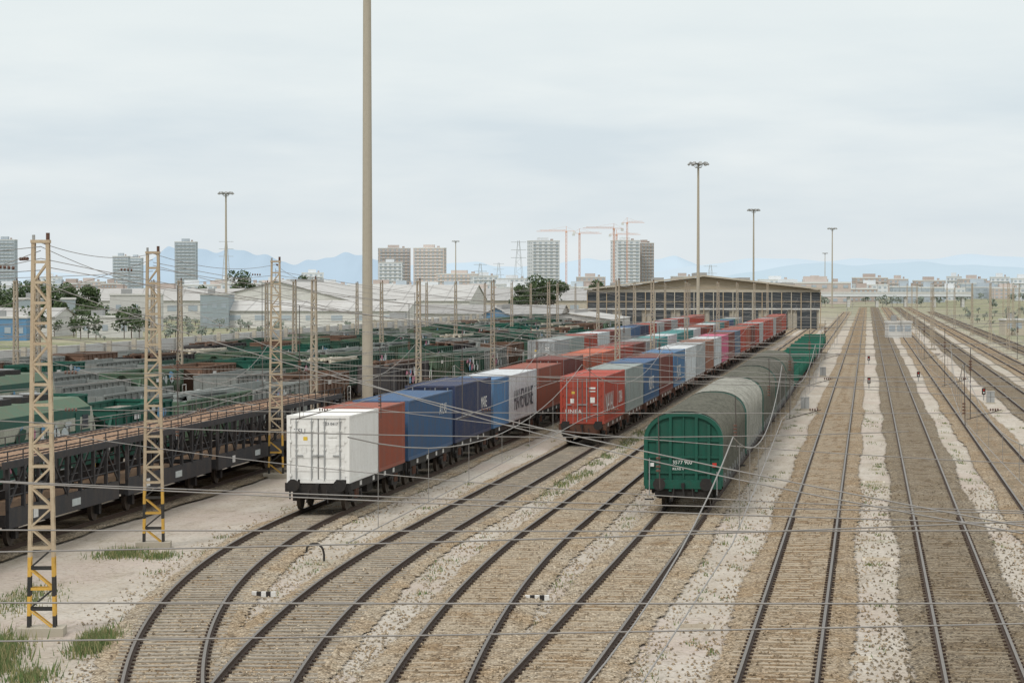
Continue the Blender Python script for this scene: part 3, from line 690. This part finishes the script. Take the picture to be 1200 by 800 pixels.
def shed(x,y,w,d,e,a,wall,roof,rz=0.,bays=1,name='warehouse'):
    mb=MB(); mb.b2(-w/2,w/2,0,d,0,e,wall); bw=w/bays
    for k in range(bays):
        x0=-w/2+k*bw; x1=x0+bw; xm=(x0+x1)/2
        mb.poly([(x0-.3,-.6,e),(xm,-.6,a),(xm,d+.6,a),(x0-.3,d+.6,e)],roof); mb.poly([(x1+.3,-.6,e+.01),(xm,-.6,a),(xm,d+.6,a),(x1+.3,d+.6,e+.01)],roof); mb.poly([(x0,-.05,e),(x1,-.05,e),(xm,-.05,a-.1)],wall)
        if bw<20: mb.b2(xm-1.2,xm+1.2,-.12,.05,0,min(3,e-.8),'steel_grey')
        else:
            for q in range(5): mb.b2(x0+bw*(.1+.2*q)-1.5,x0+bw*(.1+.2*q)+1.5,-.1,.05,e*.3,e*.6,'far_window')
        mb.b2(xm-.5,xm+.5,d*.2,d*.8,a-.15,a+.5,roof)
    mb.obj(name,(x,y,0),rz)
def flatb(x,y,w,d,h,wall,rz=0.,name='office_building'):
    mb=MB(); mb.b2(-w/2,w/2,0,d,0,h,wall); mb.b2(-w/2-.15,w/2+.15,-.15,d+.15,h,h+.35,'wall_white'); n=max(3,int(w/3))
    for f in range(max(1,int(h/3.5))):
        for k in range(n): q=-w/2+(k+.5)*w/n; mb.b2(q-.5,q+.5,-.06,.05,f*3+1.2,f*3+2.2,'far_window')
    mb.b2(-w*.3,-w*.1,d*.3,d*.6,h+.35,h+1.3,'steel_grey'); mb.obj(name,(x,y,0),rz)
def longshed(x,y,w,d,e,a,wall,roof,rz=0.,name='warehouse'):
    mb=MB(); mb.b2(-w/2,w/2,0,d,0,e,wall)
    mb.poly([(-w/2-.3,-.5,e),(w/2+.3,-.5,e),(w/2+.3,d/2,a),(-w/2-.3,d/2,a)],roof); mb.poly([(-w/2-.3,d+.5,e),(w/2+.3,d+.5,e),(w/2+.3,d/2,a),(-w/2-.3,d/2,a)],roof)
    for s in (-1,1): mb.poly([(s*w/2,0,e),(s*w/2,d,e),(s*w/2,d/2,a-.05)],wall)
    k=-w/2+3
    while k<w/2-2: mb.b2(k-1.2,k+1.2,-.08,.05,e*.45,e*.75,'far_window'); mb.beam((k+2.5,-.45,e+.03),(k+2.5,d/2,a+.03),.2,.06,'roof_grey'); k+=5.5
    mb.obj(name,(x,y,0),rz)
shed(-57,640,36,60,5.4,10.1,'wall_white','roof_light',-.16,1); longshed(-28,690,34,40,5.0,9.2,'wall_white','roof_light',-.1); longshed(4,740,34,36,4.8,8.2,'wall_cream','roof_grey',-.1); longshed(-42,560,40,20,3.6,5.8,'wall_white','roof_light',-.13); longshed(-5,540,30,16,3.2,5.0,'wall_white','roof_grey',-.13)
longshed(-96,700,60,30,5.,8.2,'wall_white','roof_light',.05); longshed(-92,470,22,14,3.4,5.0,'wall_white','roof_light',-.1)
flatb(-92,520,12,12,6.2,'wall_greyblue',.15); flatb(-74,520,10,14,7.0,'wall_white',.1); flatb(-63,560,6,12,7.,'wall_greyblue',0); flatb(-82,430,6,8,3.6,'wall_blue',.1)
flatb(-70,455,10,6,3.4,'wall_white',-.13,'yard_office')
shed(10,480,16,40,2.8,4.0,'wall_white','roof_light',-.13,1); shed(-3,500,5,22,3.4,4.8,'wall_blue','roof_grey',-.13)
flatb(-18,470,14,7,2.8,'wall_cream',-.13,'yard_office')
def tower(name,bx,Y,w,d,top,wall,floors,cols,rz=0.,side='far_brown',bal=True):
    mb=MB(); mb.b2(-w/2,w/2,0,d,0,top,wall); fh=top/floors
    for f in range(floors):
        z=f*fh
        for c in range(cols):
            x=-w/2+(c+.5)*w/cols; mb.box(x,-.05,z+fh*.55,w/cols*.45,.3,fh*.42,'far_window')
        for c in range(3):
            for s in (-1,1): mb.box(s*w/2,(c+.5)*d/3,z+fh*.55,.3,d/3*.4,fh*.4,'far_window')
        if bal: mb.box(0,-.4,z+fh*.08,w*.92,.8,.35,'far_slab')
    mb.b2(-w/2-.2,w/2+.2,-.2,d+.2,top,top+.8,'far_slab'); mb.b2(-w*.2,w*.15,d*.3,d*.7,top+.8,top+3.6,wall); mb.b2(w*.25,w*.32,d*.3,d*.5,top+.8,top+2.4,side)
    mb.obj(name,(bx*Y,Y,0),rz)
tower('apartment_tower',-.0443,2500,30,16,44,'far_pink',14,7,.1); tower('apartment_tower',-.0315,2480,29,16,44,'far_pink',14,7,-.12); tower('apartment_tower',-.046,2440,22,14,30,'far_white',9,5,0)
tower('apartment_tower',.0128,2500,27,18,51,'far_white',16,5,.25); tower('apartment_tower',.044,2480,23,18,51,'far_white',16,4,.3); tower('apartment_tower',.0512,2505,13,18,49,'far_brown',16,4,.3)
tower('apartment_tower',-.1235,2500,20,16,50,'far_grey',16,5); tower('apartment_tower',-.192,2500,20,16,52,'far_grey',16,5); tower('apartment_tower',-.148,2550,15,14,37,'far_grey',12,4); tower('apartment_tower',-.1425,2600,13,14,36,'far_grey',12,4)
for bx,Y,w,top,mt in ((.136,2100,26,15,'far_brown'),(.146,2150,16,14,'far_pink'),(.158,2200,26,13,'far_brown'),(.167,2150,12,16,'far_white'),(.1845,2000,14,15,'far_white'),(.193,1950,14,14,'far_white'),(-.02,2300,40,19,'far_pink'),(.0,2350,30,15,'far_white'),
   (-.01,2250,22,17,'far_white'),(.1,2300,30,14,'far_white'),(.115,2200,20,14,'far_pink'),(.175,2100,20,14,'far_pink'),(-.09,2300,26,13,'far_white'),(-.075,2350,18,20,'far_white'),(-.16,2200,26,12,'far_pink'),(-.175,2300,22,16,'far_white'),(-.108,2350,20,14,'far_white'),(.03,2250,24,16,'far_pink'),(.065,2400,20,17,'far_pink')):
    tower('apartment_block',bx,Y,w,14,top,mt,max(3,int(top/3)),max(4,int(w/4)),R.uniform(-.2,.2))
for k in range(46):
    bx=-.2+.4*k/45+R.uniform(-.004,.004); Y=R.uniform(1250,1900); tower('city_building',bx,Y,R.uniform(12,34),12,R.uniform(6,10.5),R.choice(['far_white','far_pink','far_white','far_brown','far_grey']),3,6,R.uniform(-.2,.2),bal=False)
def crane(bx,Y,H,jl,rz):
    mb=MB(); m='crane_orange'
    for sx in (-.6,.6):
        for sy in (-.6,.6): mb.beam((sx,sy,0),(sx,sy,H),.24,.24,m)
    for k in range(int(H/3)):
        s=(-1)**k; mb.beam((-.6*s,-.6,k*3),(.6*s,-.6,k*3+3),.16,.16,m)
    mb.box(0,0,H+.8,1.6,1.6,1.6,m); mb.beam((0,0,H),(0,0,H+6),.3,.3,m)
    mb.beam((-jl*.3,0,H+1.5),(jl,0,H+1.5),.45,.35,m); mb.beam((0,0,H+2.6),(jl*.9,0,H+2.6),.25,.25,m)
    for k in range(int(jl*.9/3)): mb.beam((k*3,0,H+1.5),(k*3+1.5,0,H+2.6),.12,.12,m); mb.beam((k*3+1.5,0,H+2.6),(k*3+3,0,H+1.5),.12,.12,m)
    mb.beam((0,0,H+6),(jl*.6,0,H+2.6),.1,.1,m); mb.beam((0,0,H+6),(-jl*.28,0,H+1.5),.1,.1,m); mb.box(-jl*.27,0,H+.2,2.4,1.2,2.,'far_slab')
    mb.obj('tower_crane',(bx*Y,Y,0),rz)
crane(.0205,2450,58,28,math.pi-.2); crane(.0255,2500,57,22,.3); crane(.0385,2420,60,30,math.pi+.3); crane(.0435,2450,66,16,.1); crane(.0395,2600,58,26,.4)
def pylon(bx,Y,H):
    mb=MB(); m='pylon_grey'
    def w(z): return 3.2*(1-z/H)+.5
    for sx in (-1,1):
        for sy in (-1,1): mb.beam((sx*w(0),sy*w(0),0),(sx*w(H),sy*w(H),H),.2,.2,m)
    k=0;z=0
    while z<H-3:
        s=(-1)**k; mb.beam((-s*w(z),-w(z),z),(s*w(z+3),-w(z+3),z+3),.14,.14,m); z+=3;k+=1
    for z in (H-1,H-6,H-11): mb.beam((-5,0,z),(5,0,z),.25,.3,m)
    mb.obj('electricity_pylon',(bx*Y,Y,0),.2)
for bx,Y,H in ((.0025,1700,38),(-.012,2000,26),(.075,1900,24),(-.108,1800,40),(-.005,2400,30)): pylon(bx,Y,H)
def bridge():
    mb=MB(); mb.b2(-36,42,0,10,4.4,5.6,'far_white'); mb.b2(-36,42,-.1,.2,5.6,6.4,'wall_white'); mb.b2(-36,42,.3,9,4.2,4.4,'steel_grey')
    for k in range(7): mb.b2(-34+k*12,-32.8+k*12,1,9,0,4.2,'wall_white')
    for k in range(9): mb.cyl((-34+k*9.2,.5,6.4),(-34+k*9.2,.5,10.),.08,'steel_grey',6)
    mb.obj('road_bridge',(152,1120,0),-.1)
bridge()
def wall():
    mb=MB(); n=36
    for k in range(n):
        y=185+k*8; mb.box(-68.5+SL*y,y,1.9,.25,8,3.8,'wall_white',HEAD); mb.box(-68.5+SL*y,y-4,2.0,.4,.4,4.0,'wall_cream',HEAD)
    mb.obj('boundary_wall')
wall()
flatb(66,450,4,4,2.6,'wall_white',0,'relay_hut'); flatb(92,480,5,6,2.6,'wall_cream',0,'relay_hut')

# ------------------------------------------------------------------ hills
def hills():
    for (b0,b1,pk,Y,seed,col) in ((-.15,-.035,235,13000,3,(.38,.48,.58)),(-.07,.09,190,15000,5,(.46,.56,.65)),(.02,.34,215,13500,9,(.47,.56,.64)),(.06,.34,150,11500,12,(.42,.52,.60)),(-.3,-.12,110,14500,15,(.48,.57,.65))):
        m,nt,bs=newmat('hill_haze'); tc=N(nt,'ShaderNodeTexCoord').outputs['Object']  # bluish aerial haze is painted into the hill colour
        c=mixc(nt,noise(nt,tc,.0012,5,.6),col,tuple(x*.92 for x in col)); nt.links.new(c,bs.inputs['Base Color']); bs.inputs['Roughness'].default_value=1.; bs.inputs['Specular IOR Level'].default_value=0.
        r=random.Random(seed); n=160; ph=[r.uniform(0,6.28) for _ in range(8)]
        v=[];f=[]
        for j,(dy,hf) in enumerate(((-1500,0),(-900,.35),(-400,.75),(0,1.),(900,.6),(2500,0))):
            for i in range(n+1):
                t=i/n; env=min(1,math.sin(math.pi*t)*1.9)
                h=pk*env*(.74+.1*math.sin(5*t+ph[0])+.08*math.sin(11*t+ph[1]+.3*j)+.05*math.sin(23*t+ph[2]+.5*j)+.03*math.sin(51*t+ph[3]+j)+.018*math.sin(97*t+ph[4]+2*j))*hf
                v.append(((b0+(b1-b0)*t)*Y,Y+dy,h-2*(hf==0)))
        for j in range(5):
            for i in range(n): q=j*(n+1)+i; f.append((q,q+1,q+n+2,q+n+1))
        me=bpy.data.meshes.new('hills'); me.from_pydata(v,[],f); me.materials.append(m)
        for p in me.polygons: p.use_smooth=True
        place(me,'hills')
hills()

# ------------------------------------------------------------------ vegetation
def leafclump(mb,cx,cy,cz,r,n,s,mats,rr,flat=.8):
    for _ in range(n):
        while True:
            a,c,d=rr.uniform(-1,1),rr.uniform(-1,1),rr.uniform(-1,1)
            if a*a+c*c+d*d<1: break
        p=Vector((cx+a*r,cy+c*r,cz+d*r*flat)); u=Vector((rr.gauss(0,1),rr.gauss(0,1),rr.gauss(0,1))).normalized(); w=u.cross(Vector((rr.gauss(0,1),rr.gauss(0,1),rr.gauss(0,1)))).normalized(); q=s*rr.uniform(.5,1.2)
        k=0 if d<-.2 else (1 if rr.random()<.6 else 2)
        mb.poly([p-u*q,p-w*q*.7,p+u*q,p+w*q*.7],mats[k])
LF=['leaf_0','leaf_1','leaf_2'];FL=['fleaf_0','fleaf_1','fleaf_2']
def tree(x,y,H,r,mats=LF,seed=1):
    rr=random.Random(seed); mb=MB(); mb.cyl((0,0,0),(0,0,H*.5),H*.035,'bark',8,H*.02)
    for k in range(8):
        t=k*2.4+rr.uniform(-.3,.3); rad=r*rr.uniform(.35,.75); z=H*rr.uniform(.35,.85)
        e=(rad*math.cos(t),rad*math.sin(t),z); mb.cyl((0,0,H*rr.uniform(.2,.4)),e,H*.014,'bark',6,H*.006)
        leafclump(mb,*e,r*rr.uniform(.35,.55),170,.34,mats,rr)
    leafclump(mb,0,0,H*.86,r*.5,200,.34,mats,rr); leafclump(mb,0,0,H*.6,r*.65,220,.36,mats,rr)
    mb.obj('tree',(x,y,0))
for i,(bx,Y,H,r) in enumerate(((-.1015,780,14,4.6),(-.079,900,13,3.4),(-.178,560,10,4.5),(-.168,600,9.5,4.),(-.160,640,9,3.6),(-.186,540,9.5,4.5),(-.1945,560,9,5),(.009,700,12,5),(.015,710,10.5,4.6),(.032,800,11,3.6),(.037,820,9,3),(-.117,760,9,3.4),(.003,720,9.5,3.6),(-.174,500,8,3.6))):
    tree(bx*Y,Y,H,r,LF,i+3)
def mass(name,n,bxr,Yr,Hr,mats,seed,s=.9,cnt=34,umin=None):
    rr=random.Random(seed); mb=MB()
    for _ in range(n):
        bx=rr.uniform(*bxr); Y=rr.uniform(*Yr); H=rr.uniform(*Hr); r=H*rr.uniform(.35,.6)
        if umin is not None and bx*Y-SL*Y<umin: continue
        mb.cyl((bx*Y,Y,0),(bx*Y,Y,H*.5),.08,'bark',5)
        for k in range(3): leafclump(mb,bx*Y+rr.uniform(-r,r)*.6,Y+rr.uniform(-r,r)*.5,H*rr.uniform(.4,.8),r*.6,cnt,s*H/9,mats,rr)
    mb.obj(name)
mass('distant_trees',110,(-.21,.05),(950,1700),(5,8.5),FL,4); mass('distant_trees',60,(.05,.21),(1000,1700),(4,6.5),FL,14)
mass('distant_trees',60,(-.2,-.13),(440,620),(3,6),LF,5,.6,50)
mass('shrubs',120,(.15,.21),(330,900),(.6,2.2),FL,6,.9,30,26); mass('shrubs',70,(.16,.21),(230,600),(.5,1.6),LF,16,.9,30,24); mass('shrubs',220,(-.2,.0),(430,700),(.7,2.6),FL,8,.9,30)
def grass():
    rr=random.Random(2); mb=MB()
    def patch(x,y,rx,ry,n,h):
        for _ in range(n):
            a=rr.gauss(0,.45);c=rr.gauss(0,.45); px,py=x+a*rx,y+c*ry; t=rr.uniform(0,6.28); w=.012+.012*rr.random(); hh=h*rr.uniform(.4,1.1)
            lx,ly=rr.gauss(0,.25)*hh,rr.gauss(0,.25)*hh
            mb.poly([(px-w*math.cos(t),py-w*math.sin(t),.0),(px+w*math.cos(t),py+w*math.sin(t),.0),(px+lx,py+ly,hh)],'grass_a' if rr.random()<.6 else 'grass_b')
    for p in ((-12.9,63.5,1.1,3.2,3600,.34),(-12.2,61.2,.8,1.6,1500,.22),(-10.35,65.5,.5,2.4,1700,.3),(-12.9,87.5,.9,1.8,900,.22),(-11.6,86.8,.6,1.2,500,.18),(-10.9,59.8,.6,1.5,500,.25),(-9.3,72,.5,3,300,.14),(-13.8,75,.9,4,700,.16)): patch(*p)
    for _ in range(300):
        i=rr.choice([0,1,2,3,3,4,5,6,7]); Y=rr.uniform(60,190); patch(tx(i,Y)+rr.choice([-2.2,2.2,2.0,-2.0])+rr.gauss(0,.3),Y,rr.uniform(.15,.5),rr.uniform(.3,1.5),rr.randint(8,35),.12)
    for _ in range(30): Y=rr.uniform(110,165); patch(tx(2,Y)-2.2+rr.gauss(0,.3),Y,.5,2,70,.2)
    mb.obj('grass')
grass()
def loose():
    rr=random.Random(21); mb=MB(); names=['ballast_tan','ballast_mid','ballast_dark']
    for _ in range(16000):
        i=rr.randrange(0,7); Y=57+60*rr.random()**1.6; a=rr.choice((-1,1))*(1.6+abs(rr.gauss(0,.5))) if rr.random()<.6 else rr.uniform(-1.6,1.6)
        x=tx(i,Y)+a; s=rr.uniform(.025,.06); z=.012 if abs(a)>1.5 else .112+.004*i
        if abs(abs(a)-.87)<.1: continue
        t=rr.uniform(0,3.1); b=len(mb.v)
        for dx,dy,dz in ((-1,0,0),(0,-1,0),(1,0,0),(0,1,0),(.1,.1,.9),(-.2,.1,.8)):
            q=rr.uniform(.7,1.2); mb.v.append((x+(dx*math.cos(t)-dy*math.sin(t))*s*q,Y+(dx*math.sin(t)+dy*math.cos(t))*s*q,z+dz*s))
        k=mb.mi(names[0] if i<4 else names[1] if i!=5 else names[2])
        for f in ((0,1,5),(1,2,4),(2,3,4),(3,0,5),(1,4,5),(3,5,4)): mb.f.append(tuple(b+j for j in f)); mb.m.append(k)
    mb.obj('loose_stones')
loose()

# ------------------------------------------------------------------ small trackside things
def marker(x,y):
    mb=MB()
    for k in range(5): mb.b2(-.34+k*.136,-.34+(k+1)*.136,-.08,.08,.0,.17,'letter_white' if k%2==0 else 'iron_black')
    mb.b2(-.42,.42,-.12,.12,-.02,.03,'concrete_mast'); mb.obj('fouling_point_marker',(x,y,.0),0)
marker(-7.1,75.5); marker(.71,74.6)
def pipe(x,y,s=1.):
    mb=MB(); pts=[(-.28,0,.28),(-.26,0,.42),(-.12,0,.52),(.08,0,.5),(.2,0,.38),(.24,0,.2),(.24,0,0)]
    for a,c in zip(pts,pts[1:]): mb.cyl([s*q for q in a],[s*q for q in c],.035,'iron_black',8)
    mb.obj('air_standpipe',(x,y,0),0)
pipe(-6.35,85.5,1.1)
def cabinet(x,y):
    mb=MB(); mb.b2(-.3,.3,-.2,.2,.1,.9,'steel_grey'); mb.b2(-.36,.36,-.26,.26,0,.1,'concrete_mast'); mb.b2(-.33,.33,-.23,.23,.9,.95,'roof_grey'); mb.b2(-.01,.01,-.215,-.2,.12,.88,'iron_black'); mb.obj('relay_cabinet',(x,y,0),HEAD)
for x,y in ((9.7+SL*120,120),(-4.5+SL*190,190),(-4.4+SL*260,260),(9.3+SL*200,200)): cabinet(x,y)
def dwarf(x,y):
    mb=MB(); mb.cyl((0,0,0),(0,0,.5),.04,'steel_grey',8); mb.b2(-.14,.14,-.1,.1,.45,.95,'iron_black'); mb.cyl((0,-.1,.8),(0,-.16,.8),.06,'red_mark',10); mb.cyl((0,-.1,.6),(0,-.16,.6),.06,'letter_white',10); mb.obj('dwarf_signal',(x,y,0),HEAD)
for i,y in ((4,230),(5,246),(6,206),(4,300)):
    dwarf(tx(i,y)+2.1,y)
def manhole(x,y,w=1.5):
    mb=MB(); mb.b2(-w/2,w/2,-.5,.5,-.02,.02,'wall_cream'); mb.b2(-w/2+.1,w/2-.1,-.4,.4,.02,.026,'sleeper_concrete'); mb.obj('manhole_cover',(x,y,0),HEAD)
for x,y in ((8.1,63),(-4.5+SL*69,69),(.35+SL*86,86),(.3+SL*120,120),(4.8+SL*100,100)): manhole(x,y,1.0)

# ------------------------------------------------------------------ light, sky, camera
w=bpy.data.worlds.new('World'); scene.world=w; w.use_nodes=True; nt=w.node_tree; bg=nt.nodes['Background']
EL,AZ=math.radians(48),math.radians(208)
sky=nt.nodes.new('ShaderNodeTexSky'); sky.sky_type='NISHITA'; sky.sun_disc=False; sky.sun_elevation=EL; sky.sun_rotation=AZ
tc=N(nt,'ShaderNodeTexCoord').outputs['Generated']; sp=N(nt,'ShaderNodeSeparateXYZ',{0:tc})
mp=N(nt,'ShaderNodeMapping',{'Vector':tc,'Scale':(1,1,5.),'Rotation':(0,.06,0)}).outputs[0]
n1=noise(nt,mp,6.,5,.5); n2=noise(nt,mp,17.,5,.55)
nn=math_(nt,'ADD',math_(nt,'MULTIPLY',n1,.75),math_(nt,'MULTIPLY',n2,.25))
z=sp.outputs[2]
cl=mixc(nt,ramp(nt,nn,[(.39,0.),(.50,.5),(.62,1.)]),(6.7,7.55,8.1),(8.25,8.8,8.95))
topl=ramp(nt,z,[(0.,0.),(.055,.0),(.105,.7),(.2,.9)])
cl=mixc(nt,topl,cl,(8.4,8.95,8.9))
hz=ramp(nt,z,[(0.,.7),(.03,.3),(.07,0.)]); cl=mixc(nt,hz,cl,(7.6,8.1,8.4))
zen=ramp(nt,z,[(.12,0.),(.8,1.)]); cl=mixc(nt,zen,cl,(12.5,12.5,12.2))
fin=mixc(nt,.95,sky.outputs[0],cl)
nt.links.new(fin,bg.inputs[0]); bg.inputs[1].default_value=.1
sd=bpy.data.lights.new('sun','SUN'); sd.energy=1.5; sd.angle=math.radians(12); sd.color=(1,.95,.88)
so=bpy.data.objects.new('sun',sd); scene.collection.objects.link(so)
dirv=Vector((math.sin(AZ)*math.cos(EL),math.cos(AZ)*math.cos(EL),math.sin(EL)))
so.rotation_euler=dirv.to_track_quat('Z','Y').to_euler(); so.location=(0,-20,60)
cd=bpy.data.cameras.new('camera'); cd.sensor_width=36; cd.lens=93; cd.clip_start=.5; cd.clip_end=80000
co=bpy.data.objects.new('camera',cd); scene.collection.objects.link(co); co.location=(0,0,8.9); co.rotation_euler=(math.radians(90-1.201),0,0)
scene.camera=co
scene.view_settings.view_transform='Standard'; scene.view_settings.look='None'; scene.view_settings.exposure=0
